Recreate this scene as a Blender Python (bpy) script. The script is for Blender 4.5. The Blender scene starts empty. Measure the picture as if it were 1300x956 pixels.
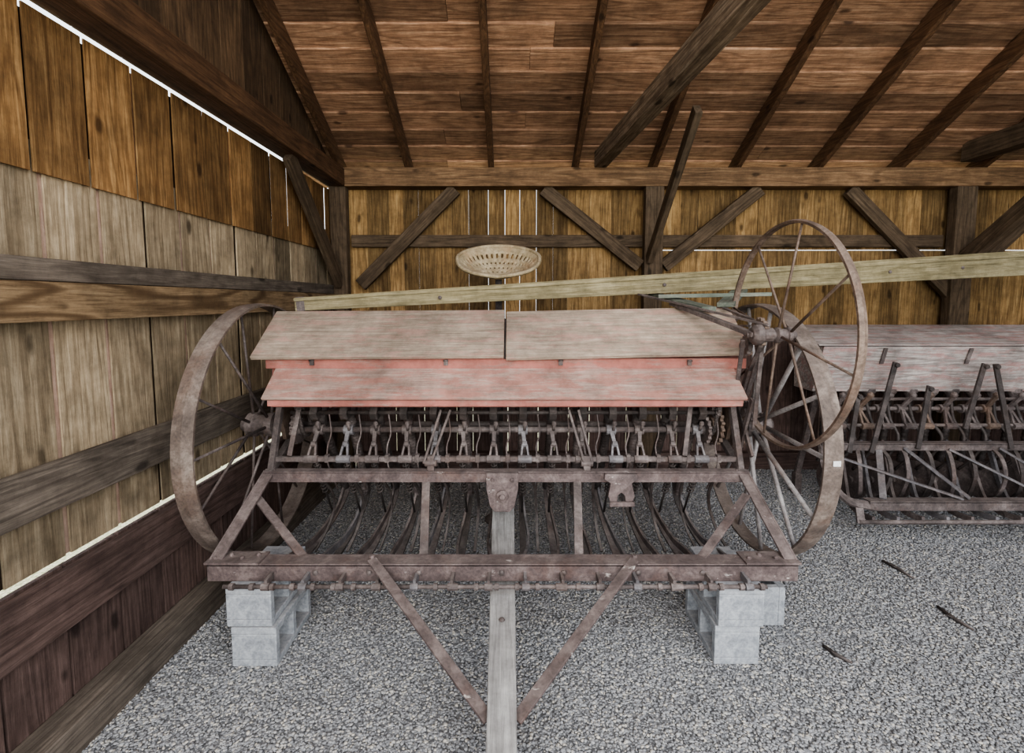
import bpy, math, random
import numpy as np
from mathutils import Vector, Matrix
random.seed(7); np.random.seed(7)
S = bpy.context.scene; C = S.collection
F = 614.0; TH = math.radians(4.66); H = 1.75
V = Vector
def W(px, py, Y):
    u = (px-650)/F; v = (433-py)/F
    dy = math.cos(TH)+v*math.sin(TH); dz = -math.sin(TH)+v*math.cos(TH)
    t = Y/dy
    return V((u*t, Y, H+dz*t))
ORD = ['first','second','third','fourth','fifth','sixth','seventh','eighth','ninth','tenth','eleventh','twelfth','thirteenth','fourteenth']

# ---------------------------------------------------------------- materials
def nt(name):
    m = bpy.data.materials.new(name); m.use_nodes = True
    t = m.node_tree; b = t.nodes['Principled BSDF']
    return m, t, b
def N(t, kind, **kw):
    n = t.nodes.new(kind)
    for k, v in kw.items(): setattr(n, k, v)
    return n
def math_n(t, op, a, b=None, clamp=False):
    n = N(t, 'ShaderNodeMath', operation=op); n.use_clamp = clamp
    for i, x in enumerate((a, b)):
        if x is None: continue
        if isinstance(x, (int, float)): n.inputs[i].default_value = x
        else: t.links.new(x, n.inputs[i])
    return n.outputs[0]
def mapr(t, val, a, b, c, d):
    n = N(t, 'ShaderNodeMapRange'); t.links.new(val, n.inputs[0])
    for i, x in enumerate((a, b, c, d)): n.inputs[i+1].default_value = x
    return n.outputs[0]
def mix(t, fac, a, b, mode='MIX'):
    n = N(t, 'ShaderNodeMix', data_type='RGBA', blend_type=mode)
    if isinstance(fac, (int, float)): n.inputs[0].default_value = fac
    else: t.links.new(fac, n.inputs[0])
    for i, x in ((6, a), (7, b)):
        if isinstance(x, (tuple, list)): n.inputs[i].default_value = (*x[:3], 1)
        else: t.links.new(x, n.inputs[i])
    return n.outputs[2]
def noise(t, vec, scale, detail=5, rough=.6, dist=0):
    n = N(t, 'ShaderNodeTexNoise'); n.inputs['Scale'].default_value = scale
    n.inputs['Detail'].default_value = detail; n.inputs['Roughness'].default_value = rough
    n.inputs['Distortion'].default_value = dist
    t.links.new(vec, n.inputs['Vector']); return n.outputs[0]
def mapping(t, vec, sc):
    n = N(t, 'ShaderNodeMapping'); n.inputs['Scale'].default_value = sc
    t.links.new(vec, n.inputs['Vector']); return n.outputs[0]
def ramp(t, fac, cols):
    n = N(t, 'ShaderNodeValToRGB'); e = n.color_ramp.elements
    while len(e) < len(cols): e.new(.5)
    for i, (p, c) in enumerate(cols): e[i].position = p; e[i].color = (*c, 1)
    t.links.new(fac, n.inputs[0]); return n.outputs[0]

def wood(name, dark, mid, light, var=.3, knots=True, rings=.45, paint=None, bare=.5, rough=.85, stain=.35, bump=.6, psc=2.5):
    # bare: share of the paint that has worn off
    m, t, b = nt(name)
    gc = N(t, 'ShaderNodeAttribute', attribute_name='gc').outputs['Vector']
    geo = N(t, 'ShaderNodeNewGeometry'); tc = N(t, 'ShaderNodeTexCoord')
    g1 = noise(t, mapping(t, gc, (1.3, 26, 26)), 2.2, 9, .72, .5)
    col = ramp(t, g1, [(.30, dark), (.5, mid), (.70, light)])
    low = noise(t, mapping(t, gc, (.45, 4.2, 4.2)), 1.0, 2, .35, .25)
    ring = math_n(t, 'SINE', math_n(t, 'MULTIPLY', low, 95))
    ringm = mapr(t, ring, .3, 1, 0, rings)
    col = mix(t, ringm, col, dark)
    fine = noise(t, mapping(t, gc, (9, 190, 190)), 1.0, 5, .75)
    col = mix(t, mapr(t, fine, .45, .65, 0, .42), col, dark)
    if knots:
        vo = N(t, 'ShaderNodeTexVoronoi'); vo.inputs['Scale'].default_value = 1.0
        wv = N(t, 'ShaderNodeVectorMath', operation='ADD')
        t.links.new(mapping(t, gc, (3.0, 6.5, 6.5)), wv.inputs[0])
        nz = N(t, 'ShaderNodeTexNoise'); nz.inputs['Scale'].default_value = 14; t.links.new(gc, nz.inputs['Vector'])
        sc_ = N(t, 'ShaderNodeVectorMath', operation='SCALE'); sc_.inputs['Scale'].default_value = .12
        t.links.new(nz.outputs['Color'], sc_.inputs[0]); t.links.new(sc_.outputs[0], wv.inputs[1])
        t.links.new(wv.outputs[0], vo.inputs['Vector'])
        k = mapr(t, vo.outputs['Distance'], .08, .17, 1, 0)
        sp = N(t, 'ShaderNodeSeparateColor'); t.links.new(vo.outputs['Color'], sp.inputs[0])
        k = math_n(t, 'MULTIPLY', k, math_n(t, 'GREATER_THAN', sp.outputs[0], .4))
        col = mix(t, math_n(t, 'MULTIPLY', k, .85), col, tuple(x*.5 for x in dark))
    st = noise(t, tc.outputs['Object'], 1.6, 4, .6)
    stv = mapr(t, st, .3, .7, 1-stain, 1+stain*.5)
    bl = noise(t, tc.outputs['Object'], 9, 9, .75)
    stv = math_n(t, 'MULTIPLY', stv, mapr(t, bl, .3, .6, .70, 1.14))
    iv = mapr(t, geo.outputs['Random Per Island'], 0, 1, 1-var, 1+var)
    vv = math_n(t, 'MULTIPLY', stv, iv)
    cx = N(t, 'ShaderNodeCombineXYZ')
    for i in range(3): t.links.new(vv, cx.inputs[i])
    if paint:
        pn = noise(t, mapping(t, gc, (1.4, 7, 7)), psc, 10, .78)
        c0 = .62-bare*.26
        pm = mapr(t, pn, c0-.035, c0+.035, 0, 1)
        col = mix(t, pm, paint, col)
    col = mix(t, 1.0, col, cx.outputs[0], 'MULTIPLY')
    t.links.new(col, b.inputs['Base Color']); b.inputs['Roughness'].default_value = rough
    b.inputs['Specular IOR Level'].default_value = .25
    bp = N(t, 'ShaderNodeBump'); bp.inputs['Strength'].default_value = bump; bp.inputs['Distance'].default_value = .004
    t.links.new(math_n(t, 'ADD', math_n(t, 'MULTIPLY', ringm, -.6), math_n(t, 'ADD', g1, math_n(t, 'MULTIPLY', fine, -.5))), bp.inputs['Height'])
    t.links.new(bp.outputs[0], b.inputs['Normal'])
    return m
def rust(name, a, bcol, c, patch=None, pam=.6, rough=.65, metal=.2, sc=9, dustk=.28):
    m, t, b = nt(name)
    tc = N(t, 'ShaderNodeTexCoord'); geo = N(t, 'ShaderNodeNewGeometry')
    n1 = noise(t, tc.outputs['Object'], sc, 9, .75, .3)
    col = ramp(t, n1, [(.32, a), (.5, bcol), (.66, c)])
    n4 = noise(t, tc.outputs['Object'], sc*.45, 6, .7, .2)
    if metal: col = mix(t, mapr(t, n4, .52, .66, 0, .45), col, (bcol[0]*1.15, bcol[1]*.86, bcol[2]*.70))
    n2 = noise(t, tc.outputs['Object'], 70, 4, .6)
    col = mix(t, mapr(t, n2, .45, .75, 0, .5 if metal else .4), col, tuple(x*.45 for x in a))
    if patch:
        n3 = noise(t, mapping(t, tc.outputs['Object'], (1, 2.5, 2.5)), 7, 8, .7)
        col = mix(t, mapr(t, n3, pam, pam+.05, 0, 1), col, patch)
    sepn = N(t, 'ShaderNodeSeparateXYZ'); t.links.new(geo.outputs['Normal'], sepn.inputs[0])
    dust = math_n(t, 'MULTIPLY', mapr(t, sepn.outputs[2], .4, 1, 0, dustk), mapr(t, n1, .35, .6, .3, 1))
    col = mix(t, dust, col, (.37, .33, .31))
    t.links.new(col, b.inputs['Base Color']); b.inputs['Roughness'].default_value = rough
    b.inputs['Metallic'].default_value = metal
    bp = N(t, 'ShaderNodeBump'); bp.inputs['Strength'].default_value = .4; bp.inputs['Distance'].default_value = .003
    t.links.new(n2, bp.inputs['Height']); t.links.new(bp.outputs[0], b.inputs['Normal'])
    return m
def stone(name, cols, sc=60, vor=False):
    m, t, b = nt(name)
    tc = N(t, 'ShaderNodeTexCoord'); geo = N(t, 'ShaderNodeNewGeometry')
    if vor:
        vo = N(t, 'ShaderNodeTexVoronoi'); vo.inputs['Scale'].default_value = 70
        t.links.new(tc.outputs['Object'], vo.inputs['Vector'])
        s = N(t, 'ShaderNodeSeparateColor'); t.links.new(vo.outputs['Color'], s.inputs[0])
        col = ramp(t, s.outputs[0], cols)
        col = mix(t, mapr(t, vo.outputs['Distance'], .3, .75, 0, .6), col, tuple(x*.6 for x in cols[0][1]))
        bp = N(t, 'ShaderNodeBump'); bp.inputs['Strength'].default_value = .7; bp.inputs['Distance'].default_value = .010
        t.links.new(vo.outputs['Distance'], bp.inputs['Height']); bp.invert = True
        t.links.new(bp.outputs[0], b.inputs['Normal'])
    else:
        col = ramp(t, geo.outputs['Random Per Island'], cols)
        n = noise(t, tc.outputs['Object'], sc, 4, .6)
        col = mix(t, mapr(t, n, .4, .7, 0, .25), col, tuple(x*.7 for x in cols[0][1]))
        n2 = noise(t, tc.outputs['Object'], .9, 4, .6)
        col = mix(t, mapr(t, n2, .45, .7, 0, .3), col, tuple(x*.72 for x in cols[0][1]))
    t.links.new(col, b.inputs['Base Color']); b.inputs['Roughness'].default_value = .85
    b.inputs['Specular IOR Level'].default_value = .3
    return m
M = {}
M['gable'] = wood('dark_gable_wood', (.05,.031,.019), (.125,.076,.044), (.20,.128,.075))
M['amber'] = wood('amber_wood', (.11,.053,.021), (.30,.17,.072), (.50,.315,.15), var=.50, stain=.45)
M['grey'] = wood('grey_tan_wood', (.155,.115,.075), (.355,.28,.192), (.53,.44,.32), var=.36, stain=.45, rings=.45)
M['maroon'] = wood('brown_maroon_wood', (.055,.035,.031), (.125,.083,.073), (.20,.138,.122), var=.3)
M['seam'] = wood('dark_seam_wood', (.02,.012,.008), (.04,.025,.016), (.06,.04,.026), knots=False)
M['batten'] = wood('pale_batten_wood', (.40,.25,.19), (.58,.41,.33), (.70,.53,.44), knots=False)
M['girtgrain'] = wood('grained_girt_wood', (.09,.055,.03), (.26,.18,.107), (.39,.29,.18), rings=.9, var=.1)
M['girtgrey'] = wood('grey_girt_wood', (.07,.056,.047), (.15,.124,.103), (.24,.20,.168), var=.1)
M['backamber'] = wood('honey_wood', (.10,.056,.024), (.265,.165,.072), (.42,.285,.14), var=.5)
M['roof'] = wood('roof_board_wood', (.13,.068,.041), (.35,.20,.124), (.55,.36,.24), var=.40, rings=.45)
M['rafter'] = wood('rafter_wood', (.05,.026,.014), (.125,.066,.035), (.20,.11,.06), var=.15)
M['timber'] = wood('timber_wood', (.05,.035,.022), (.12,.083,.055), (.195,.142,.097), var=.15)
M['tie'] = wood('tie_beam_wood', (.08,.055,.037), (.225,.163,.114), (.45,.36,.275), var=.1)
M['plate'] = wood('plate_wood', (.09,.052,.029), (.225,.135,.076), (.37,.24,.14), var=.1)
M['lid'] = wood('weathered_lid_wood', (.21,.165,.13), (.385,.31,.25), (.55,.46,.385), var=.06, knots=False, paint=(.41,.27,.225), bare=.60, rings=.25, stain=.4, psc=3)
M['lowlid'] = wood('faded_red_lid_wood', (.25,.165,.14), (.39,.285,.245), (.52,.41,.365), var=.05, knots=False, paint=(.385,.205,.172), bare=.50, rings=.25, stain=.35, psc=3)
M['red'] = wood('red_painted_wood', (.24,.13,.11), (.35,.20,.175), (.44,.29,.255), var=.05, knots=False, paint=(.375,.152,.127), bare=.3, rings=.2)
M['oldbox'] = wood('peeling_white_pink_wood', (.20,.165,.155), (.46,.405,.385), (.76,.70,.67), var=.1, knots=False, paint=(.43,.275,.26), bare=.60, rings=.5, psc=3, stain=.45)
M['pole'] = wood('yellow_green_pole_wood', (.14,.115,.062), (.30,.255,.155), (.44,.385,.255), var=.05, knots=False, rings=.3)
M['green'] = wood('grey_green_wood', (.13,.14,.115), (.24,.25,.21), (.33,.335,.29), var=.1, knots=False, paint=(.17,.20,.165), bare=.5)
M['tongue'] = wood('grey_tongue_wood', (.20,.19,.19), (.38,.37,.365), (.52,.51,.50), var=.05, knots=False, rings=.3)
M['iron'] = rust('rusty_iron', (.057,.046,.046), (.132,.106,.102), (.265,.222,.213))
M['rim'] = rust('dusty_rim_iron', (.085,.066,.058), (.18,.14,.122), (.33,.275,.24), sc=6)
M['rail'] = rust('rail_iron_with_paint_flecks', (.065,.048,.048), (.145,.108,.105), (.265,.21,.20), patch=(.6,.55,.52), pam=.63)
M['dark'] = rust('dark_iron', (.028,.023,.022), (.065,.053,.051), (.13,.107,.102))
M['blue'] = rust('grey_blue_iron', (.08,.073,.078), (.165,.155,.165), (.28,.265,.275))
M['orange'] = rust('brown_rust_iron', (.08,.054,.044), (.185,.132,.105), (.31,.235,.195))
M['spoke'] = rust('lit_spoke_iron', (.20,.18,.18), (.36,.33,.33), (.5,.47,.47))  # right wheel's spokes stand in light; their paleness is put into the colour
M['seat'] = rust('tan_seat_iron', (.22,.17,.10), (.38,.305,.195), (.52,.435,.30), sc=14, metal=.1)
M['block'] = rust('concrete_block', (.20,.215,.24), (.34,.356,.385), (.46,.476,.505), metal=0, rough=.95, sc=22)
M['floor'] = stone('gravel_floor', [(.05,(.18,.183,.195)), (.5,(.28,.283,.298)), (.95,(.40,.40,.41))], vor=True)
M['gravel'] = stone('gravel_stones', [(.02,(.20,.203,.217)), (.35,(.30,.304,.322)), (.75,(.39,.392,.405)), (1,(.60,.56,.50))])
M['paper'] = rust('white_tag', (.7,.7,.7), (.8,.8,.8), (.85,.85,.85), metal=0, rough=.9)
M['outside'] = stone('outside_ground', [(.05,(.30,.33,.20)), (.5,(.42,.42,.30)), (.95,(.55,.52,.42))], vor=True)

# ---------------------------------------------------------------- mesh builder
OFF = {}
class MB:
    def __init__(s): s.v=[]; s.f=[]; s.g=[]; s.m=[]; s.s=[]
    def add(s, vs, fs, gs=None, m=0, smooth=False):
        o = len(s.v); r = V((random.uniform(0,50), random.uniform(0,50), random.uniform(0,50)))
        s.v += [V(x) for x in vs]
        s.g += [V(x)+r for x in (gs or vs)]
        for f in fs:
            s.f.append([i+o for i in f]); s.m.append(m); s.s.append(smooth)
    BF = [(0,3,2,1),(4,5,6,7),(0,1,5,4),(1,2,6,5),(2,3,7,6),(3,0,4,7)]
    def hexa(s, vs, ax=0, m=0):
        p = {0:(0,1,2),1:(1,0,2),2:(2,0,1)}[ax]
        s.add(vs, s.BF, [(v[p[0]],v[p[1]],v[p[2]]) for v in vs], m)
    def box(s, x0,x1,y0,y1,z0,z1, ax=0, m=0):
        s.hexa([(x0,y0,z0),(x1,y0,z0),(x1,y1,z0),(x0,y1,z0),(x0,y0,z1),(x1,y0,z1),(x1,y1,z1),(x0,y1,z1)], ax, m)
    def bar(s, p, q, w, h, up=(0,0,1), m=0, w2=None, h2=None):
        p=V(p); q=V(q); d=(q-p); L=d.length; d.normalize()
        sd=d.cross(V(up)).normalized(); u=sd.cross(d).normalized()
        vs=[]; gs=[]
        for pt, ww, hh, a in ((p,w,h,0),(q,w2 or w,h2 or h,L)):
            for i,j in ((-1,-1),(1,-1),(1,1),(-1,1)):
                vs.append(pt+sd*(i*ww/2)+u*(j*hh/2)); gs.append((a, i*ww/2, j*hh/2))
        s.add(vs, s.BF, gs, m)
    def strip(s, pts, side, w, th, m=0):                     # a bent flat bar
        pts=[V(p) for p in pts]; n=len(pts); sd=V(side).normalized(); vs=[]; fs=[]
        ws = w if isinstance(w,(list,tuple)) else [w]*n
        for i,p in enumerate(pts):
            t=(pts[min(i+1,n-1)]-pts[max(i-1,0)]).normalized(); u=sd.cross(t).normalized(); s2=t.cross(u).normalized()
            for a,b_ in ((-1,-1),(1,-1),(1,1),(-1,1)): vs.append(p+s2*(a*ws[i]/2)+u*(b_*th/2))
        for i in range(n-1):
            for k in range(4):
                k2=(k+1)%4; fs.append((i*4+k,i*4+k2,i*4+4+k2,i*4+4+k))
        s.add(vs, fs+[(3,2,1,0),tuple(range(4*n-4,4*n))], None, m)
    def tube(s, pts, r, seg=8, m=0):
        pts=[V(p) for p in pts]; n=len(pts)
        rs = r if isinstance(r,(list,tuple)) else [r]*n
        vs=[]; fs=[]; nrm=None
        for i,p in enumerate(pts):
            t=(pts[min(i+1,n-1)]-pts[max(i-1,0)]).normalized()
            if nrm is None:
                a = V((0,0,1)) if abs(t.z)<.9 else V((1,0,0)); nrm=t.cross(a).normalized()
            nrm=(nrm-t*nrm.dot(t)).normalized(); b=t.cross(nrm)
            for k in range(seg):
                an=2*math.pi*k/seg; vs.append(p+(nrm*math.cos(an)+b*math.sin(an))*rs[i])
        for i in range(n-1):
            for k in range(seg):
                k2=(k+1)%seg; fs.append((i*seg+k,i*seg+k2,(i+1)*seg+k2,(i+1)*seg+k))
        s.add(vs, fs+[tuple(range(seg-1,-1,-1)), tuple(range((n-1)*seg,n*seg))], None, m, True)
    def lathe(s, c, ax, prof, seg=20, m=0):
        c=V(c); ax=V(ax).normalized(); a=V((0,0,1)) if abs(ax.z)<.9 else V((1,0,0))
        n=ax.cross(a).normalized(); b=ax.cross(n); vs=[]; fs=[]
        for r,h in prof:
            for k in range(seg):
                an=2*math.pi*k/seg; vs.append(c+ax*h+(n*math.cos(an)+b*math.sin(an))*max(r,.0005))
        for i in range(len(prof)-1):
            for k in range(seg):
                k2=(k+1)%seg; fs.append((i*seg+k,i*seg+k2,(i+1)*seg+k2,(i+1)*seg+k))
        s.add(vs, fs+[tuple(range(seg-1,-1,-1)), tuple(range((len(prof)-1)*seg,len(prof)*seg))], None, m, False)
    def ring(s, c, R, wd, th, seg=96, crown=.006, m=0):      # wheel rim, axis X
        prof=[(-wd/2,R-crown),(0,R),(wd/2,R-crown),(wd/2,R-th-crown),(0,R-th),(-wd/2,R-th-crown)]
        vs=[];fs=[];n=len(prof)
        for k in range(seg):
            a=2*math.pi*k/seg
            for x,r in prof: vs.append((c[0]+x,c[1]+r*math.cos(a),c[2]+r*math.sin(a)))
        for k in range(seg):
            k2=(k+1)%seg
            for i in range(n):
                i2=(i+1)%n; fs.append((k*n+i,k*n+i2,k2*n+i2,k2*n+i))
        s.add(vs,fs,None,m)
    def prism(s, poly, ex, m=0):
        poly=[V(p) for p in poly]; ex=V(ex); n=len(poly)
        vs=poly+[p+ex for p in poly]
        s.add(vs,[tuple(range(n-1,-1,-1)),tuple(range(n,2*n))]+[(i,(i+1)%n,n+(i+1)%n,n+i) for i in range(n)],None,m)
    def build(s, name, mats, parent=None, bevel=0, label=None):
        if not isinstance(mats,(list,tuple)): mats=[mats]
        if parent is None:
            xs=[v.x for v in s.v]; ys=[v.y for v in s.v]; zs=[v.z for v in s.v]
            off=V(((min(xs)+max(xs))/2,(min(ys)+max(ys))/2,min(zs)))
        else: off=OFF[parent.name]
        me=bpy.data.meshes.new(name); me.from_pydata([v-off for v in s.v],[],s.f)
        for x in mats: me.materials.append(M[x])
        me.polygons.foreach_set('material_index', s.m); me.polygons.foreach_set('use_smooth', s.s)
        at=me.attributes.new('gc','FLOAT_VECTOR','POINT'); at.data.foreach_set('vector',[c for g in s.g for c in g])
        me.update()
        import bmesh
        bm=bmesh.new(); bm.from_mesh(me); bmesh.ops.recalc_face_normals(bm,faces=bm.faces); bm.to_mesh(me); bm.free()
        o=bpy.data.objects.new(name,me); C.objects.link(o)
        if parent is None: o.location=off
        else: o.parent=parent
        OFF[o.name]=off
        if bevel:
            bv=o.modifiers.new('bevel','BEVEL'); bv.width=bevel; bv.segments=2; bv.limit_method='ANGLE'
        if label: o['label']=label
        return o
def smooth(pts, n=5):                                          # Catmull-Rom through the points
    pts=[V(p) for p in pts]; P=[pts[0]*2-pts[1]]+pts+[pts[-1]*2-pts[-2]]; out=[]
    for i in range(1,len(P)-2):
        a,b_,c,d=P[i-1:i+3]
        for k in range(n):
            t=k/n; out.append(.5*((2*b_)+(c-a)*t+(2*a-5*b_+4*c-d)*t*t+(3*b_-a-3*c+d)*t**3))
    return out+[pts[-1]]
def tag(o, label, cat, group=None):
    o['label']=label; o['category']=cat
    if group: o['group']=group
    return o
def thing(name, label, cat, loc, group=None):
    o=bpy.data.objects.new(name,None); C.objects.link(o); o.location=loc; o.empty_display_size=.1
    OFF[o.name]=V(loc); return tag(o,label,cat,group)
def struct(o): o['kind']='structure'; return o

# ---------------------------------------------------------------- the shed
XW=-1.80; YB=5.0
def zr(y): return 3.20+.516*(4.9-y)          # underside of the roof boards
# left wall
b=MB(); y=-.75; n=0
while y<5.0:
    w=.262; y1=min(y+w,5.0); n+=1
    g=(.018,.022,.016,.020)[n%4]; t=.008; jx=random.uniform(0,.006)
    b.box(XW-t-jx,XW-jx,y,y1-g,2.24,2.852+random.uniform(-.003,.003),2,1)             # upper boards, lapping in front
    jx=random.uniform(0,.006)
    b.box(XW-.023-jx,XW-.015-jx,y+.05,y1+.05-.024,.718,2.36,2,2)                      # middle boards
    b.box(XW-.036,XW-.031,y1-.01,y1+.10,.718,2.36,2,5 if n%3==0 else 4)               # battens behind the joints
    b.box(XW-.050,XW-.044,y1-.10,y1+.07,2.20,2.85,2,5 if n%3 else 4)
    b.box(XW-.02,XW,y,y1-.014,0,.697,2,3)                                             # low boards
    b.box(XW-.034,XW-.022,y1-.04,y1+.03,.02,.69,2,5)
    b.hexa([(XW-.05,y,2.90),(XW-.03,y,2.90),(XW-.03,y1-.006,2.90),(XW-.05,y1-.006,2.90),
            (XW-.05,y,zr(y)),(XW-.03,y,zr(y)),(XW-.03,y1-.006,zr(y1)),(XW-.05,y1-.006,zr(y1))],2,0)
    y=y1
struct(b.build('wall_left',['gable','amber','grey','maroon','batten','seam']))
# back wall
b=MB(); x=-1.86
while x<6.6:
    w=random.choice([.15,.17,.2,.22]); g=random.choice([.0016,.0022,.0026,.003,.0034]); jy=random.uniform(0,.008)
    if x>1.3:
        b.box(x,x+w-g,YB+jy,YB+jy+.018,1.45,2.272,2,0); b.box(x,x+w-g,YB+jy,YB+jy+.018,2.279,2.98,2,0)
    else: b.box(x,x+w-g,YB+jy,YB+jy+.018,1.45,2.98,2,0)
    b.box(x+.03,x+.03+w-g*2.4,YB+.028,YB+.046,0,1.55,2,1)
    x+=w
struct(b.build('wall_back',['backamber','maroon']))
b=MB(); y=-.7
while y<5:
    b.box(6.6,6.62,y,y+.252,0,2.9,2,0)
    b.hexa([(6.6,y,2.9),(6.62,y,2.9),(6.62,y+.252,2.9),(6.6,y+.252,2.9),(6.6,y,zr(y)),(6.62,y,zr(y)),(6.62,y+.252,zr(y+.252)),(6.6,y+.252,zr(y+.252))],2,0)
    y+=.255
struct(b.build('wall_right','maroon'))
# ceiling of lapped boards with an unseen roofing slab added to block light at joints
b=MB(); yy=5.35; cs=math.cos(math.atan(.516)); bw=.20*cs
b.hexa([(-2.2,5.4,zr(5.4)+.045),(7,5.4,zr(5.4)+.045),(7,.05,zr(.05)+.045),(-2.2,.05,zr(.05)+.045),(-2.2,5.4,zr(5.4)+.07),(7,5.4,zr(5.4)+.07),(7,.05,zr(.05)+.07),(-2.2,.05,zr(.05)+.07)],0)
while yy>.1:
    ya=yy; yb=yy-bw; x=-2.15-random.uniform(0,4)
    while x<6.9:
        L=random.uniform(3.4,5.5); x0=max(x,-2.15); x1=min(x+L-.003,6.9)
        if x1>x0+.05:
            k=.018+random.uniform(-.003,.003)
            b.hexa([(x0,ya,zr(ya)+k),(x1,ya,zr(ya)+k),(x1,yb,zr(yb)),(x0,yb,zr(yb)),(x0,ya,zr(ya)+.035),(x1,ya,zr(ya)+.035),(x1,yb,zr(yb)+.035),(x0,yb,zr(yb)+.035)],0)
        x+=L
    yy-=bw
struct(b.build('ceiling','roof'))
b=MB(); b.box(-1.9,6.7,-1.5,5.06,-.04,0); struct(b.build('floor','floor'))
b=MB(); b.box(-40,40,-40,40,-.10,-.05); struct(b.build('ground','outside'))

# rafters
for i,px in enumerate([436,521,624,729,826,929,1030,1131,1232,1334]):
    X=(px-650)/F*4.9
    b=MB(); d=.15
    b.hexa([(X-.026,.2,zr(.2)-d),(X+.026,.2,zr(.2)-d),(X+.026,5.2,zr(5.2)-d),(X-.026,5.2,zr(5.2)-d),
            (X-.026,.2,zr(.2)-.001),(X+.026,.2,zr(.2)-.001),(X+.026,5.2,zr(5.2)-.001),(X-.026,5.2,zr(5.2)-.001)],1)
    lab='dark rafter under the plank roof, '+('against the left wall' if i==0 else ORD[i]+' counting from the left wall')
    tag(b.build('rafter','rafter',bevel=.004),lab,'rafter','rafters under the roof')
# plates
b=MB(); b.box(XW+.03,6.55,4.83,4.998,2.875,3.055); tag(b.build('wall_plate','plate',bevel=.006),'brown horizontal timber along the top of the back wall under the rafters','beam')
b=MB(); b.box(XW+.001,XW+.17,-.7,4.82,2.872,3.04,1); tag(b.build('wall_plate','rafter',bevel=.006),'dark heavy timber along the top of the left wall above a bright slit','beam')
# girts of the left wall
def girt(x1,z0,z1,mat,lab,y1=4.83):
    b=MB(); b.box(XW+.001,x1,-.7,y1,z0,z1,1); tag(b.build('girt',mat,bevel=.004),lab,'wall rail','rails of the left wall')
girt(XW+.06,1.675,1.825,'girtgrain','boldly grained brown rail on the left wall at eye level')
girt(XW+.03,1.828,1.915,'girtgrey','thin grey rail on the left wall directly on top of the boldly grained one')
girt(XW+.03,.94,1.13,'girtgrey','dark grey rail on the left wall running behind the left wheel')
girt(XW+.04,.45,.688,'maroon','dark red brown rail on the left wall just under the bright horizontal gap')
girt(XW+.13,.0,.14,'girtgrey','dark sill timber along the foot of the left wall')
b=MB(); b.box(-1.62,4.35,4.94,4.998,2.30,2.42); tag(b.build('girt','timber',bevel=.004),'dark rail crossing the honey coloured back wall above the seat','wall rail','rails of the back wall')
b=MB(); b.box(-1.62,6.5,4.92,4.998,0,.18); tag(b.build('girt','maroon',bevel=.004),'low sill timber at the foot of the back wall behind the drills','wall rail','rails of the back wall')
# posts
for x0,x1,lab in ((XW+.01,XW+.17,'dark post in the back left corner'),(1.31,1.49,'dark post of the back wall behind the middle of the long pole'),(4.36,4.56,'dark post of the back wall behind the peeling drill')):
    b=MB(); b.box(x0,x1,4.83,4.93,0,2.875,2); tag(b.build('post','timber',bevel=.006),lab,'post','posts along the back wall')
# braces on the back wall
for (a,c,lab) in (((578,240),(458,362),'slanting brace on the back wall between corner post and seat'),
                  ((690,240),(812,338),'slanting brace on the back wall right of the seat, running down to the middle post'),
                  ((965,240),(842,338),'slanting brace on the back wall rising rightward from the middle post'),
                  ((1078,240),(1205,372),'slanting brace on the back wall running down rightward to the right post'),
                  ((1345,240),(1232,345),'slanting brace on the back wall rising rightward from the right post')):
    p=W(*a,4.90); q=W(*c,4.90); p.z=min(p.z,2.86)
    b=MB(); b.bar(p,q,.13,.06,(0,-1,0)); tag(b.build('knee_brace','timber',bevel=.005),lab,'brace','braces of the frame')
b=MB(); b.bar((XW+.09,3.80,2.87),(XW+.09,4.84,1.93),.06,.13,(0,0,1)); tag(b.build('knee_brace','timber',bevel=.005),'slanting brace on the left wall beside the corner post','brace','braces of the frame')
b=MB(); b.bar(W(824,330,4.80),W(886,138,3.62),.055,.10,(0,0,1)); tag(b.build('knee_brace','timber',bevel=.005),'narrow board leaning out of the middle post up under the rafters','brace','braces of the frame')
b=MB(); b.bar((4.46,4.82,2.15),(4.46,3.62,3.05),.10,.14,(0,0,1)); tag(b.build('knee_brace','timber',bevel=.005),'brace leaning out of the right post toward the viewer','brace','braces of the frame')
# tie beams
p=W(762,203,4.83); q=W(945,0,2.45); e=p+(q-p)*1.7
b=MB(); b.bar(p,e,.12,.15); tag(b.build('tie_beam','tie',bevel=.006),'rough grey brown tie beam running overhead from the back wall toward the viewer','beam','tie beams')
b=MB(); b.box(4.36,4.52,1.0,4.83,3.10,3.28,1); tag(b.build('tie_beam','timber',bevel=.006),'dark tie beam overhead at the far right above the peeling drill','beam','tie beams')

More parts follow.
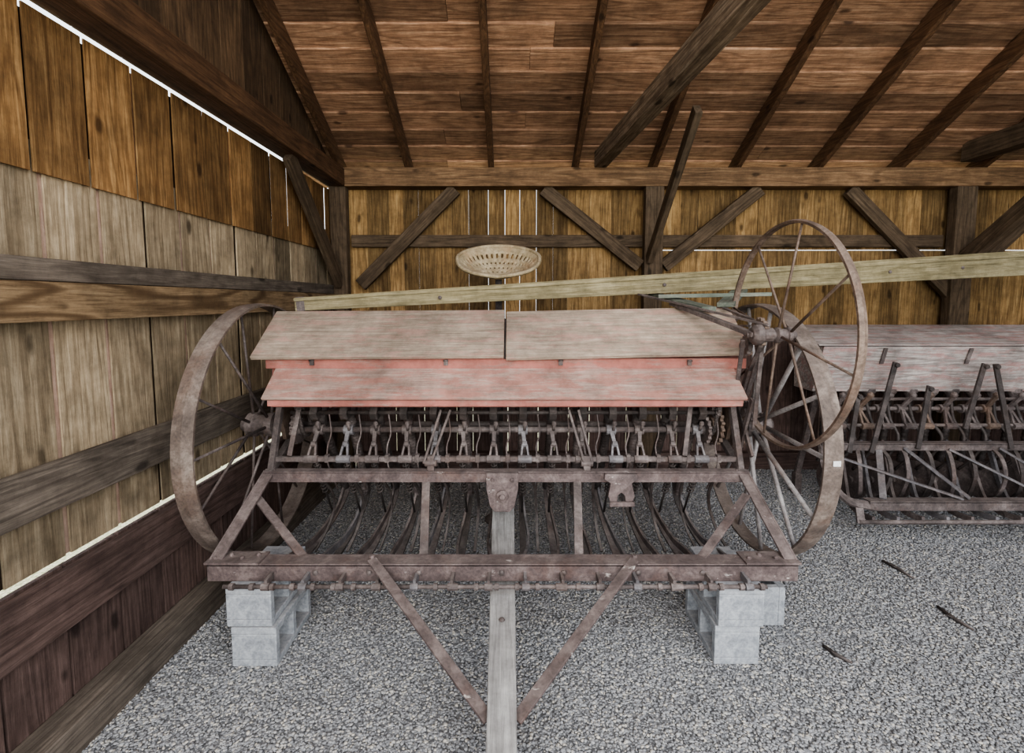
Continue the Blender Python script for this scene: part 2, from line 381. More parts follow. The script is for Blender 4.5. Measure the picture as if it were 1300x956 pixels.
# ---------------------------------------------------------------- gravel
def gravel():
    n=240000
    Y=1.45+3.5*np.random.rand(n)**1.3; X=-1.78+ (6.6)*np.random.rand(n)
    keep=(X<1.13*Y+.15)&(X>-1.13*Y-.1); X=X[keep];Y=Y[keep]; n=len(X)
    ph=(1+5**.5)/2
    base=np.array([(-1,ph,0),(1,ph,0),(-1,-ph,0),(1,-ph,0),(0,-1,ph),(0,1,ph),(0,-1,-ph),(0,1,-ph),(ph,0,-1),(ph,0,1),(-ph,0,-1),(-ph,0,1)])/math.sqrt(1+ph*ph)
    tri=np.array([(0,11,5),(0,5,1),(0,1,7),(0,7,10),(0,10,11),(1,5,9),(5,11,4),(11,10,2),(10,7,6),(7,1,8),(3,9,4),(3,4,2),(3,2,6),(3,6,8),(3,8,9),(4,9,5),(2,4,11),(6,2,10),(8,6,7),(9,8,1)])
    r=.0037+.0052*np.random.rand(n)**1.9
    sc=np.stack([r*(1+.5*np.random.rand(n)),r*(.8+.3*np.random.rand(n)),r*(.42+.28*np.random.rand(n))],1)
    P=base[None]*(1+.28*(np.random.rand(n,12,1)-.5))*sc[:,None,:]
    a=np.random.rand(n)*6.283; ti=(np.random.rand(n)-.5)*.75
    ct,st=np.cos(ti)[:,None],np.sin(ti)[:,None]
    y2=P[:,:,1]*ct-P[:,:,2]*st; z2=P[:,:,1]*st+P[:,:,2]*ct
    ca,sa=np.cos(a)[:,None],np.sin(a)[:,None]
    x3=P[:,:,0]*ca-y2*sa; y3=P[:,:,0]*sa+y2*ca
    hz=.003+.004*np.random.rand(n)
    vs=np.stack([x3+X[:,None],y3+Y[:,None],z2+hz[:,None]],2).reshape(-1,3)
    fs=(tri[None]+(np.arange(n)*12)[:,None,None]).reshape(-1)
    me=bpy.data.meshes.new('gravel'); me.vertices.add(len(vs)); me.vertices.foreach_set('co',vs.ravel().astype(np.float32))
    nf=len(fs)//3; me.loops.add(len(fs)); me.loops.foreach_set('vertex_index',fs.astype(np.int32))
    me.polygons.add(nf); me.polygons.foreach_set('loop_start',np.arange(0,len(fs),3,dtype=np.int32)); me.polygons.foreach_set('loop_total',np.full(nf,3,dtype=np.int32))
    me.update(calc_edges=True); me.materials.append(M['gravel'])
    o=bpy.data.objects.new('gravel',me); C.objects.link(o); o['kind']='stuff'
    tag(o,'pale grey crushed stone covering the shed floor','gravel')
gravel()

# ---------------------------------------------------------------- concrete blocks
def block(loc, orient, label):
    b=MB(); t=.034; A=.215
    ax={'side':(1,0,2),'lie':(1,2,0)}[orient]
    def bx(l0,l1,a0,a1,t0,t1):
        lo=[0,0,0]; hi=[0,0,0]
        for k,(u0,u1) in zip(ax,((l0,l1),(a0,a1),(t0,t1))): lo[k]=u0+loc[k]; hi[k]=u1+loc[k]
        b.box(lo[0],hi[0],lo[1],hi[1],lo[2],hi[2])
    T=.195
    bx(0,.395,0,A,0,t); bx(0,.395,0,A,T-t,T)
    for l in (0,.18,.36): bx(l,l+.035,0,A,t,T-t)
    tag(b.build('concrete_block','block',bevel=.004),label,'concrete block','concrete blocks under the drill')
block((-1.340,2.185,.005),'side','grey concrete block on the gravel, bottom of the left stack under the red drill')
block((-1.362,2.192,.202),'side','grey concrete block of the left stack, on top directly under the rusty front rail')
block((.975,2.20,.005),'side','grey concrete block on the gravel, bottom of the right stack under the red drill')
block((.985,2.19,.202),'side','grey concrete block of the right stack, on top directly under the rusty front rail')
block((1.275,2.48,.005),'lie','grey concrete block lying alone behind the right stack, near the wide wheel')

# ---------------------------------------------------------------- red grain drill
D=thing('grain_drill','antique red box grain drill with rusty frame standing on concrete blocks','farm implement',(0,2.8,0))
XL,XR=-1.40,1.33
b=MB(); b.prism([(XL,2.80,1.40),(XL,3.05,1.635),(XL,3.07,1.25),(XL,2.97,1.12),(XL,2.85,1.12),(XL,2.79,1.25)],(XR-XL,0,0))
b.box(XL-.02,XR+.02,2.765,2.79,1.365,1.425); box=b.build('hopper_box','red',D,.004)
def slab(x0,x1,za,zb,pf,pb,th):
    yf,zf=pf; yb,zb_=pb; b=MB(); L=math.hypot(yb-yf,zb_-zf); ny,nz=-(zb_-zf)/L*th,(yb-yf)/L*th
    vs=[(x0,yf,zf+za),(x1,yf,zf+zb),(x1,yb,zb_+zb),(x0,yb,zb_+za)]
    vs+=[(x,y+ny,z+nz) for x,y,z in vs]; b.hexa(vs,0); return b
lid1=slab(-1.487,-.047,0,.008,(2.735,1.418),(3.075,1.672),.024).build('lid','lid',D,.004)
lid2=slab(-.035,1.365,.0,.030,(2.735,1.414),(3.075,1.670),.024).build('lid','lid',D,.004)
for x,l in ((-1.15,lid1),(-.38,lid1),(.28,lid2),(1.02,lid2)):
    b=MB(); b.box(x-.012,x+.012,2.754,2.764,1.385,1.418); b.tube([(x-.014,2.754,1.412),(x+.014,2.754,1.412)],.005); b.build('hinge','iron',l)
b=MB(); b.bar((-.041,2.762,1.425),(-.041,3.05,1.640),.010,.010); b.build('divider_strip','dark',D)
b=MB(); b.prism([(-1.33,2.63,1.20),(-1.33,2.79,1.345),(-1.33,2.79,1.18),(-1.33,2.63,1.17)],(2.57,0,0)); b.box(-1.34,1.265,2.608,2.63,1.178,1.212); b.build('seed_box','red',D,.003)
lid3=slab(-1.365,1.282,0,0,(2.60,1.212),(2.795,1.365),.018).build('seed_box_lid','lowlid',D,.004)
# wheels
def wheel(parent,name,X,yc,zc,R,wd,th,ns,rim,sp,hubr,hl,sr=.007,ph=0,dish=.05):
    b=MB(); b.ring((X,yc,zc),R,wd,th); w=b.build(name,rim,parent)
    b=MB(); b.lathe((X-hl/2,yc,zc),(1,0,0),[(hubr*.55,-.03),(hubr*.6,0),(hubr,.01),(hubr,hl*.3),(hubr*.8,hl*.35),(hubr*.8,hl*.65),(hubr,hl*.7),(hubr,hl-.01),(hubr*.6,hl),(hubr*.5,hl+.02)]); b.build('hub','iron',w)
    for k in range(ns):
        a=2*math.pi*(k+ph)/ns; s=1 if k%2 else -1
        b=MB(); b.tube([(X+s*dish,yc+hubr*.8*math.cos(a),zc+hubr*.8*math.sin(a)),(X+s*wd*.15,yc+(R-th)*math.cos(a),zc+(R-th)*math.sin(a))],[sr*1.25,sr]); b.build('spoke',sp,w)
    return w
wheel(D,'wheel',-1.545,2.95,.99,.75,.105,.012,14,'rim','iron',.075,.18)
rw=wheel(D,'wheel',1.505,2.95,.99,.75,.090,.012,14,'rim','spoke',.075,.16,sr=.012,dish=.035)
b=MB(); b.box(1.495,1.53,2.195,2.1985,.985,1.010); b.build('paper_tag','paper',rw)
b=MB(); b.tube([(-1.6,2.95,.99),(1.58,2.95,.99)],.021,12); b.build('axle','dark',D)
b=MB(); b.tube([(-1.32,2.85,.985),(1.22,2.85,.985)],.018,12); b.build('lift_shaft','iron',D)
b=MB(); b.tube([(-1.30,2.80,1.10),(1.22,2.80,1.10)],.011,10); b.build('feed_shaft','dark',D)
b=MB(); b.bar((-1.40,2.75,.838),(1.33,2.75,.838),.028,.028); b.build('spring_bar','iron',D,.002)
b=MB(); b.box(-1.42,1.345,2.685,2.695,.722,.780); b.box(-1.42,1.345,2.685,2.745,.774,.784)
b.build('middle_rail','rail',D,.002)
YF=2.25
fb=MB(); fb.box(-1.475,1.385,YF-.01,YF+.002,.400,.482); fb.box(-1.475,1.385,YF-.01,YF+.085,.474,.486)
fr=fb.build('front_rail','rail',D,.002)
for x0,x1 in ((-1.485,-1.22),(1.13,1.395)):
    b=MB(); b.box(x0,x1,YF-.017,YF+.095,.486,.496)
    for k in range(4): b.lathe((x0+.03+k*.066,YF+.025+.03*(k%2),.496),(0,0,1),[(.012,0),(.011,.008),(.005,.012)],8)
    b.build('corner_plate','rail',fr)
for x in (-.95,-.69,-.45,-.05,.25,.61,.92):
    b=MB(); b.lathe((x,YF-.01,.445),(0,-1,0),[(.014,0),(.013,.008),(.004,.013)],8); b.build('bolt','iron',fr)
YR=2.175
rod=MB(); rod.tube([(-1.36,YR,.412),(1.20,YR,.412)],.010,10); rod=rod.build('hitch_rod','iron',D)
for s,(x1,x2) in ((-1,(-1.39,-1.445)),(1,(1.32,1.36))):
    b=MB(); b.bar((x1,2.72,.785),(x2,YF+.02,.492),.062,.012); b.bar((x1+s*.03,2.72,.765),(x2+s*.03,YF+.02,.47),.01,.05); b.build('side_bar','rail',D,.002)
    b=MB(); b.bar((x1,2.70,.77),(x1,3.12,.95),.04,.03); b.bar((x1,2.72,.77),(x1-s*.02,2.86,1.24),.035,.03); b.build('end_strut','iron',D,.002)
    b=MB(); xx=x1-.012; b.prism([(xx,2.80,1.22),(xx,3.08,1.26),(xx,3.06,.98),(xx,2.98,.90),(xx,2.90,.91),(xx,2.86,1.02)],(.024,0,0)); b.build('end_casting','orange',D,.003)
for p,q in ((W(325,630,2.60),W(389,712,2.31)),(W(948,628,2.58),W(890,709,2.31))):
    b=MB(); b.bar(p,q,.045,.012); b.build('corner_brace','rail',D,.002)
for xa,xb in ((541,538),(733,735)):
    b=MB(); b.bar(W(xa,612,2.69),W(xb,709,2.33),.045,.01,(0,-1,.3)); b.build('strap','iron',D,.002)
# gears at the ends
def gear(c,R,th,nt_,mat,parent):
    b=MB(); poly=[]
    for k in range(nt_*4):
        a=2*math.pi*k/(nt_*4); r=R if k%4 in (0,1) else R*.86
        poly.append((c[0],c[1]+r*math.cos(a),c[2]+r*math.sin(a)))
    b.prism(poly,(th,0,0)); b.lathe((c[0]-.02,c[1],c[2]),(1,0,0),[(R*.35,0),(R*.35,th+.04)],14); b.build('gear',mat,parent)
gear((-1.30,2.85,.985),.085,.018,14,'iron',D); gear((-1.33,2.95,.99),.115,.02,18,'iron',D); gear((-1.28,2.86,1.12),.05,.018,10,'iron',D)
gear((1.15,2.85,.985),.085,.018,14,'iron',D); gear((1.25,2.95,.99),.125,.02,18,'orange',D); gear((1.20,2.83,1.12),.06,.018,12,'iron',D)
gear((1.375,2.95,.99),.15,.018,22,'orange',D); gear((1.38,2.80,1.10),.07,.018,12,'iron',D)
for a,c in (((1.37,2.78,1.36),(1.38,2.93,1.05)),((1.375,3.0,1.25),(1.38,2.72,.86)),((1.36,2.70,1.20),(1.375,2.88,.82)),((1.385,3.05,1.32),(1.39,2.86,.90))):
    b=MB(); b.bar(a,c,.016,.032,(0,1,0)); b.build('end_lever','iron',D,.002)
for xc in (-1.245,1.20):
    b=MB(); n=30
    for k in range(n):
        a0=2*math.pi*k/n; a1=2*math.pi*(k+.8)/n
        f=lambda a:(xc,2.86+.055*math.cos(a)-.05*math.sin(a),1.05+.03*math.cos(a)+.11*math.sin(a))
        b.bar(f(a0),f(a1),.018,.008,(0,0,1) if abs(math.cos(a0))>.4 else (0,1,0))
    b.build('drive_chain','dark',D)
for x in (-1.24,1.05):
    b=MB(); b.bar((x,2.80,1.17),(x-.05,2.74,.86),.028,.012,(0,1,0)); b.build('end_link','iron',D,.002)
# rows
rows=[-1.16+.175*i for i in range(14)]
for i,x in enumerate(rows):
    x0=x+random.uniform(-.010,.010); lean=random.uniform(-.012,.012)
    b=MB(); b.lathe((x,2.90,1.03),(0,0,1),[(.024,0),(.032,.03),(.048,.07),(.048,.10)],12)
    b.prism([(x-.022,2.80,1.15),(x-.022,2.86,1.13),(x-.022,2.84,1.06),(x-.022,2.79,1.06),(x-.022,2.765,1.10)],(.044,0,0)); b.build('feed_cup','dark',D,.002)
    # lift fork
    b=MB(); b.lathe((x0-.028,2.85,.985),(1,0,0),[(.031,0),(.031,.056)],12)
    b.bar((x0,2.832,.985),(x0+lean,2.785,.915),.026,.018,(0,-1,0),w2=.020)
    b.lathe((x0+lean-.014,2.785,.915),(1,0,0),[(.018,0),(.018,.028)],10)
    for s in (-1,1): b.bar((x0+lean+s*.012,2.785,.915),(x0+lean+s*.026,2.735,.822),.012,.017,(0,-1,0))
    b.lathe((x0+lean-.040,2.745,.838),(1,0,0),[(.023,0),(.023,.080)],10)
    lf=b.build('lift_fork','blue' if i%3==1 else 'iron',D,.0015)
    b=MB(); b.tube([(x0+.01,2.82,.99),(x0+.012,2.80,1.03)],.009,8); b.lathe((x0+.012,2.80,1.03),(0,-.3,1),[(.016,0),(.013,.014),(.004,.02)],8); b.build('set_screw','iron',lf)
    # lifting link between rows with its casting on the spring bar
    xm=x+.085
    b=MB(); b.tube(smooth([(xm,2.80,1.09),(xm+.012,2.79,.98),(xm-.008,2.78,.90),(xm,2.76,.80),(xm,2.90,.60)],4),.005,6)
    b.box(xm-.012,xm+.012,2.732,2.768,.82,.864); b.build('lift_link','iron',D,.002)
    # pressure rod and spring
    pr=MB(); a=V((x0,2.76,.85)); e=V((x0,3.02,.40)); pr.tube([a,e],.007,6); pr=pr.build('pressure_rod','dark',D)
    hp=[]; d=(e-a); n1=V((1,0,0)); n2=d.normalized().cross(n1)
    for k in range(72):
        t=.12+.5*k/71; an=k*2*math.pi/8; hp.append(a+d*t+(n1*math.cos(an)+n2*math.sin(an))*.018)
    sp=MB(); sp.tube(hp,.0045,5); sp.build('coil_spring','dark',pr)
    # spiral seed tube
    hy=0 if i%2 else .12
    pts=[];rs=[]
    p0,p1,p2=V((x,2.90,1.05)),V((x,3.06,.80)),V((x,3.15+hy,.47))
    for k in range(79):
        t=k/78; pts.append(p0*(1-t)**2+p1*2*t*(1-t)+p2*t*t); rs.append(.025+(.005 if k%3==0 else -.001))
    b=MB(); b.tube(pts,rs,8); b.build('seed_tube','iron' if i%2 else 'dark',D)
    # drag bar from hitch rod to hoe, and the long curved hoe
    sg=math.copysign(1,x); fan=.10*x
    b=MB(); cc=smooth([(x,YR,.428),(x-sg*.005,2.36,.432),(x+sg*.02,2.60,.37),(x+sg*.035,2.85,.315),(x+sg*.02,3.04+hy,.36),(x,3.16+hy,.50)],4)
    b.strip(cc,(1,0,0),.014,.034); b.lathe((x-.018,YR,.412),(1,0,0),[(.018,0),(.018,.036)],10)
    b.build('drag_bar','blue' if i%3==1 else 'iron',D)
    b=MB(); hc=smooth([(x-fan*.3,3.10+hy,.70),(x-fan*.1,3.20+hy,.55),(x+fan*.1,3.19+hy,.40),(x+fan*.5,3.06+hy,.28),(x+fan*.9,2.86+hy,.20),(x+fan*1.1,2.74+hy,.175)],5); n=len(hc)
    b.strip(hc,(1,0,0),[.028+.020*k/n for k in range(n)],.013)
    b.build('hoe','dark' if i%2 else 'iron',D)
    b=MB(); xs=x+.085; sc2=smooth([(xs-.03,2.72,.74),(xs-.01,2.84,.60),(xs+fan*.3,2.92,.46),(xs+fan*.6,2.88,.34),(xs+fan*.8,2.76,.27)],5)
    b.strip(sc2,(1,0,0),.016 if i%2 else .011,.009); b.build('flat_spring','dark',D)
for k in range(27):
    x=-1.33+k*.096
    b=MB(); b.lathe((x,YR,.412),(1,0,0),[(.0165,0),(.0165,.02)],10); b.build('collar','iron',rod)
# lift levers (paired arms)
for xa,xb in ((572,547),(560,538),(722,742),(734,752)):
    b=MB(); b.bar(W(xa,520,2.74),W(xb,588,2.715),.014,.026,(0,-1,0)); b.build('lift_arm','iron',D,.002)
for px in (547,745):
    p=W(px,588,2.72); b=MB(); b.box(p.x-.02,p.x+.02,2.705,2.74,p.z-.045,p.z+.045); b.lathe((p.x-.035,2.72,p.z),(1,0,0),[(.02,0),(.02,.07)],10); b.build('arm_clamp','iron',D,.004)
# rear frame
b=MB(); b.bar((-1.36,3.12,.92),(1.31,3.12,.92),.04,.04); b.build('rear_rail','dark',D,.002)
# tongue and its irons
b=MB(); b.bar((-.055,2.98,.480),(-.028,.90,.055),.135,.085,w2=.095,h2=.07); tg=b.build('tongue','tongue',D,.006)
for yy_ in (2.05,):
    b=MB(); zc=.480+(2.98-yy_)*-.2045+.043; b.lathe((-.045,yy_,zc),(0,0,1),[(.014,0),(.012,.007),(.003,.010)],8); b.build('bolt','iron',tg)
b=MB(); cx=-.055; dz=-.02; yy_=2.655
b.prism([(cx-.09,yy_,.805+dz),(cx+.09,yy_,.805+dz),(cx+.09,yy_-.01,.72+dz),(cx+.07,yy_-.015,.62+dz),(cx+.045,yy_-.02,.59+dz),(cx-.045,yy_-.02,.59+dz),(cx-.07,yy_-.015,.62+dz),(cx-.09,yy_-.01,.72+dz)],(0,.03,0))
b.lathe((cx,yy_-.01,.68+dz),(0,-1,0),[(.035,0),(.035,.015),(.018,.018),(.016,.03)],14); b.lathe((cx-.055,yy_-.005,.77+dz),(0,-1,0),[(.012,0),(.01,.01)],8); b.lathe((cx+.055,yy_-.005,.77+dz),(0,-1,0),[(.012,0),(.01,.01)],8)
b.bar((cx,2.66,.60),(cx,2.93,.50),.10,.012); b.build('tongue_bracket','rail',D,.003)
cx=.615; b=MB()
b.prism([(cx-.09,yy_,.80+dz),(cx+.09,yy_,.80+dz),(cx+.095,yy_-.005,.77+dz),(cx+.06,yy_-.01,.75+dz),(cx+.075,yy_-.02,.68+dz),(cx+.06,yy_-.02,.64+dz),(cx+.025,yy_-.02,.635+dz),(cx+.02,yy_-.015,.68+dz),(cx,yy_-.015,.70+dz),(cx-.02,yy_-.015,.68+dz),(cx-.025,yy_-.02,.635+dz),(cx-.06,yy_-.02,.64+dz),(cx-.075,yy_-.02,.68+dz),(cx-.06,yy_-.01,.75+dz),(cx-.095,yy_-.005,.77+dz)],(0,.025,0))
b.bar((cx-.07,2.62,.622),(cx+.07,2.62,.622),.02,.025); b.build('seat_bracket','rail',D,.003,label='empty iron bracket right of the tongue')
for p,q in ((W(472,716,2.26),V((-.085,1.66,.215))),(W(806,715,2.26),V((.015,1.66,.215)))):
    b=MB(); p.z=.50; b.bar(p,q,.048,.012); b.lathe(p+V((0,.01,.005)),(0,0,1),[(.016,0),(.012,.012)],8); b.build('tongue_brace','rail',D,.002)

# ---------------------------------------------------------------- thin-rimmed implement wheel propped against the box end
hx,hy_,hz_=1.400,2.495,1.578
T=thing('implement_wheel','tall thin rimmed iron wheel propped up against the right end of the red box','wheel',(hx,hy_,.98))
wheel(T,'rim',hx,hy_,hz_,.582,.034,.012,8,'orange','orange',.040,.09,sr=.006,ph=.3,dish=.025)
b=MB(); b.tube([(hx-.04,hy_,hz_),(1.22,hy_+.02,hz_)],.019,10); b.bar((1.25,hy_-.01,hz_),(1.02,3.10,1.74),.04,.025)
b.lathe((1.24,hy_+.01,hz_),(1,0,0),[(.035,0),(.055,.02),(.055,.05),(.038,.06),(.038,.11)],14); b.build('axle_arm','iron',T,.003)
gear((1.30,hy_+.06,hz_+.01),.08,.022,14,'orange',T); gear((1.28,hy_+.16,hz_-.07),.055,.02,11,'iron',T)
for p,q in (((1.32,hy_-.02,hz_+.05),(.86,3.30,1.80)),((1.30,hy_+.02,hz_-.05),(1.36,2.74,1.36)),((1.33,hy_+.10,hz_+.06),(1.31,3.0,1.71)),((1.22,hy_+.05,hz_-.03),(1.28,2.72,1.28)),((1.34,hy_+.04,hz_+.02),(1.375,2.80,1.20)),((1.35,hy_+.10,hz_-.02),(1.385,2.72,1.02)),((1.29,hy_+.14,hz_+.04),(1.40,3.02,1.60))):
    b=MB(); b.bar(p,q,.022,.012); b.build('link_bar','iron',T,.002)
for p,q in (((1.06,3.62,1.80),(1.20,2.95,1.705)),((1.72,3.66,1.84),(1.32,3.0,1.73))):
    b=MB(); b.bar(p,q,.10,.028); b.build('frame_board','green',T,.003)
b=MB(); b.bar((.98,3.30,1.785),(1.74,3.30,1.80),.10,.026); b.build('frame_board','green',T,.003)

# ---------------------------------------------------------------- long pole across the top
p=W(376,386.5,3.20); q=W(1300,334,3.92); e=p+(q-p)*1.15
b=MB(); b.bar(p,e,.07,.088,w2=.10,h2=.215)
b.bar(p+V((0,-.035,.03)),e+V((0,-.053,.07)),.016,.022,w2=.02,h2=.035)
pl=thing('wagon_pole','long weathered yellowish wooden pole lying across the top of the red drill','pole',(p.x,p.y,p.z-.05))
b.build('beam','pole',pl,.004)
b=MB(); b.bar(p+V((.01,0,0)),p+V((.06,.008,.004)),.074,.094); b.build('end_band','iron',pl,.002)
for px in (560,840,1120,1210):
    u=(px-650)/F; t=min(1,max(0,(u*p.y-p.x)/((q.x-p.x)-u*(q.y-p.y)))); c=p+(q-p)*t; b=MB(); b.lathe((c.x,c.y-.045,c.z-.01),(0,-1,0),[(.014,0),(.012,.008),(.003,.011)],8); b.build('bolt','iron',pl)

# ---------------------------------------------------------------- iron seat
Sx=-.10; Sy=3.62; Sz=1.925
St=thing('implement_seat','tan perforated cast iron seat showing above the long pole','seat',(Sx,Sy,.0))
b=MB(); nr,na=26,200; vs=[];fs=[]
rot=Matrix.Rotation(math.radians(-4),3,'X')
for i in range(nr+1):
    r=i/nr
    for k in range(na):
        a=2*math.pi*k/na; cx,sy=math.cos(a),math.sin(a)
        R=1.0
        if sy<0: R*=1-.25*math.exp(-((cx)/.25)**2)*(-sy)          # notch at the front
        x=.305*r*R*cx; yy_=.21*r*R*sy
        bk=max(sy,0); fr_=max(-sy,0)
        z=r**2.2*(.155+.12*bk**1.1-.135*fr_**.8) - .03*r**4*fr_
        vs.append(rot@V((x,yy_,z))+V((Sx,Sy,Sz)))
for i in range(nr):
    for k in range(na):
        k2=(k+1)%na; a=360*(k+.5)/na
        if a<186 or a>354:
            if i in (21,22) and k%5 in (1,2): continue
            if i==18 and k%5 in (3,4): continue
            if i==15 and k%6 in (1,2): continue
            if i==12 and k%8 in (3,4,5): continue
        fs.append((i*na+k,(i+1)*na+k,(i+1)*na+k2,i*na+k2))
b.add(vs,fs,None,0,True); so=b.build('seat_pan','seat',St)
sm=so.modifiers.new('thick','SOLIDIFY'); sm.thickness=.014; sm.offset=0
b=MB(); rp=[vs[nr*na+(k%na)] for k in range(na+1)]
b.tube(rp,.015,6); b.build('rolled_edge','seat',St)
b=MB(); b.bar((Sx,3.64,1.915),(Sx,3.70,1.3),.05,.016,(0,-1,0)); b.bar((Sx,3.70,1.3),(Sx,3.75,.01),.06,.02,(0,-1,0)); b.lathe((Sx,3.75,.005),(0,0,1),[(.12,0),(.12,.015),(.05,.02)],14); b.build('seat_post','dark',St,.002)

# ---------------------------------------------------------------- second drill, right
E=thing('grain_drill','second grain drill with peeling white and pink box at the right','farm implement',(3.9,4.0,0))
X0,X1=2.55,5.7
b=MB()
b.hexa([(X0,4.06,.99),(X1,4.06,.99),(X1,4.33,.99),(X0,4.33,.99),(X0,3.93,1.385),(X1,3.93,1.385),(X1,4.36,1.385),(X0,4.36,1.385)],0)
b.build('hopper_box','oldbox',E,.004)
slab(X0-.05,X1,0,0,(3.92,1.390),(4.40,1.53),.012).build('lid','oldbox',E,.003)
for x in (3.05,3.75,4.4):
    b=MB(); b.bar((x,3.925,1.37),(x,3.965,1.24),.03,.01,(0,-1,0)); b.build('hinge','iron',E)
for z,yy_,r,n in ((.86,3.98,.018,'lift_shaft'),(.74,3.90,.014,'spring_rod'),(.93,4.03,.014,'feed_shaft')):
    b=MB(); b.tube([(X0+.02,yy_,z),(X1,yy_,z)],r,10); b.build(n,'iron',E)
b=MB(); b.box(2.45,X1,3.74,3.752,.575,.63); b.box(2.45,X1,3.74,3.81,.622,.634); b.build('middle_rail','iron',E,.002)
b=MB(); b.box(2.60,X1,3.40,3.412,.235,.30); b.box(2.60,X1,3.40,3.48,.292,.304); f2=b.build('front_rail','iron',E,.002)
b=MB(); b.tube([(2.50,3.36,.17),(X1,3.36,.17)],.016,10); b.build('hitch_rod','iron',E)
b=MB(); sb=smooth([(2.47,3.79,.61),(2.40,3.66,.58),(2.37,3.55,.49),(2.39,3.47,.38),(2.46,3.42,.30),(2.62,3.405,.268)],5); b.strip(sb,(.1,.75,.65),.062,.018); b.bar((2.52,3.41,.29),(2.51,3.36,.16),.05,.02); b.build('side_bar','iron',E)
b=MB(); b.bar((X0+.05,4.05,1.1),(X0+.02,3.78,.60),.05,.03); b.bar((X0+.05,4.05,1.05),(X0+.05,4.3,.2),.05,.03); b.bar((X0+.05,4.3,.2),(X0+.05,4.3,.0),.06,.06,(0,1,0)); b.build('end_strut','iron',E,.002)
for x,yy_,z in ((4.7,3.41,.24),(5.6,4.2,1.1)):
    b=MB(); b.bar((x,yy_,z),(x,yy_,.0),.06,.03,(0,1,0)); b.build('stand_leg','dark',E)
for p,q in (((2.50,3.68,.56),(3.30,3.44,.31)),((3.1,3.74,.6),(3.36,3.44,.31)),((3.85,3.74,.6),(4.2,3.44,.31)),((2.9,3.74,.58),(2.72,3.44,.31)),((3.45,3.74,.59),(3.95,3.44,.31))):
    b=MB(); b.bar(p,q,.045,.014); b.build('corner_brace','blue',E,.002)
for pa,pb in (((1137,460),(1106,575)),((1250,462),(1225,545)),((1264,462),(1284,570)),((1090,500),(1078,575)),((1180,490),(1165,570))):
    b=MB(); a=W(*pa,3.84); c=W(*pb,3.73); b.bar(a,c,.038,.018,(0,-1,0)); b.lathe(a+V((0,-.012,-.02)),(0,-1,0),[(.022,0),(.018,.02)],8); b.build('lift_lever','dark',E,.002)
for i in range(14):
    x=2.70+i*.178; jit=random.uniform(-.03,.03)
    b=MB(); b.lathe((x,4.10,.91),(0,0,1),[(.022,0),(.03,.03),(.055,.07),(.055,.10)],12); b.build('feed_cup','iron',E)
    pts=[];rs=[]; p0,p1,p2=V((x,4.10,.93)),V((x,4.12,.7)),V((x+.02,4.18,.35))
    for k in range(49):
        t=k/48; pts.append(p0*(1-t)**2+p1*2*t*(1-t)+p2*t*t); rs.append(.026+(.005 if k%3==0 else -.001))
    b=MB(); b.tube(pts,rs,8); b.build('seed_tube','dark',E)
    b=MB(); b.lathe((x-.03,3.98,.86),(1,0,0),[(.036,0),(.036,.06)],12); b.bar((x,3.97,.86),(x+.02+jit,3.90,.98),.034,.02,(0,-1,0)); b.lathe((x+.02+jit,3.90,.98),(0,-.3,1),[(.026,0),(.026,.018),(.01,.035)],8)
    for s in (-1,1): b.bar((x+s*.005,3.95,.86),(x+jit+s*.034,3.88,.71),.018,.02,(0,-1,0))
    b.lathe((x+jit-.045,3.89,.735),(1,0,0),[(.026,0),(.026,.09)],10)
    b.build('lift_fork','orange' if i%3==1 else 'iron',E,.0015)
    b=MB(); b.tube(smooth([(x+.08,3.99,.92),(x+.05+jit,3.92,.78),(x+.09,3.86,.64),(x+.03,3.90,.46),(x+.0,3.98,.34)],5),.013,6); b.build('lift_link','dark',E)
    b=MB(); b.lathe((x-.01,3.99,.25),(1,.16,0),[(.03,-.02),(.03,0),(.06,.004),(.155,.012),(.16,.014),(.06,.016),(.03,.02)],28); b.build('disc','iron',E)
    b=MB(); cc=smooth([(x-.10,3.36,.19),(x-.10,3.50,.175),(x-.07,3.66,.20),(x-.01,3.80,.30),(x+.02,3.90,.46),(x+.02,3.95,.60)],5)
    b.strip(cc,(1,0,0),.022,.036); b.build('drag_bar','blue' if i%2 else 'iron',E)
    b=MB(); jy=random.uniform(-.04,.04); b.strip(smooth([(x+.06,3.80,.60),(x+.01+jit,3.66+jy,.54),(x-.03+jit,3.58+jy,.42),(x-.02,3.62+jy,.28),(x+.04,3.74,.20)],5),(1,0,0),.030,.010); b.build('curved_tine','dark' if i%2 else 'iron',E)

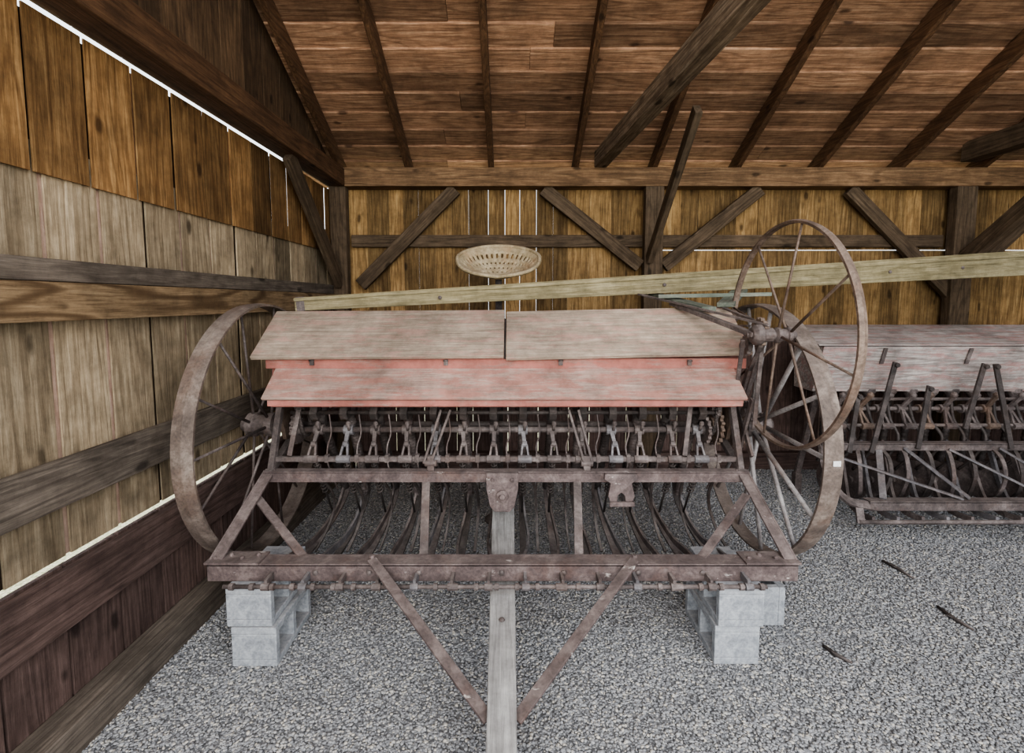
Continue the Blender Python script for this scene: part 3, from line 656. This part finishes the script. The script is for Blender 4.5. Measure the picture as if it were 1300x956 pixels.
# ---------------------------------------------------------------- twigs
for pts,lab in (([(1120,712),(1140,722),(1160,735)],'dark curved twig on the gravel nearest the peeling drill'),
                ([(1190,770),(1212,786),(1236,800)],'long dark twig on the gravel at far right'),
                ([(1045,820),(1062,832),(1082,842)],'short dark twig on the gravel right of the right block stack')):
    ps=[]
    for px,py in pts:
        r=W(px,py,1.0)-V((0,0,H)); t=-(H-.016)/r.z; ps.append(V((r.x*t,r.y*t,.017)))
    b=MB(); b.tube(ps,[.008,.011,.005],6); d=(ps[1]-ps[0]); b.tube([ps[1],ps[1]+V((d.y*.3,-d.x*.3+.02,.012))],.004,5)
    tag(b.build('twig','dark'),lab,'twig','twigs on the gravel')

# ---------------------------------------------------------------- camera, light
cd=bpy.data.cameras.new('camera'); co=bpy.data.objects.new('camera',cd); C.objects.link(co)
co.location=(0,0,H); co.rotation_euler=(math.pi/2-TH,0,0)
cd.sensor_fit='HORIZONTAL'; cd.sensor_width=36; cd.lens=36*F/1300; cd.shift_y=-45/1300; cd.clip_start=.05
S.camera=co
w=bpy.data.worlds.new('world'); S.world=w; w.use_nodes=True; bg=w.node_tree.nodes['Background']
bg.inputs[0].default_value=(.90,.95,1.0,1); bg.inputs[1].default_value=2.1
sd=bpy.data.lights.new('sun','SUN'); sd.energy=4; sd.angle=.01; sd.color=(1,.93,.8)
so=bpy.data.objects.new('sun',sd); C.objects.link(so); so.rotation_euler=V((.12,-.45,-.88)).to_track_quat('-Z','Y').to_euler()
ad=bpy.data.lights.new('open_front_fill','AREA'); ad.shape='RECTANGLE'; ad.size=5; ad.size_y=2.2; ad.energy=165; ad.color=(1,.95,.86)  # added fill lamp outside the open front, strengthens the daylight from there
ao=bpy.data.objects.new('open_front_fill',ad); C.objects.link(ao); ao.location=(.4,-2.2,2.8); ao.rotation_euler=(V((-.1,4,1.9))-ao.location).to_track_quat('-Z','Y').to_euler()
S.view_settings.view_transform='AgX'; S.view_settings.look='AgX - Medium High Contrast'; S.view_settings.exposure=.42
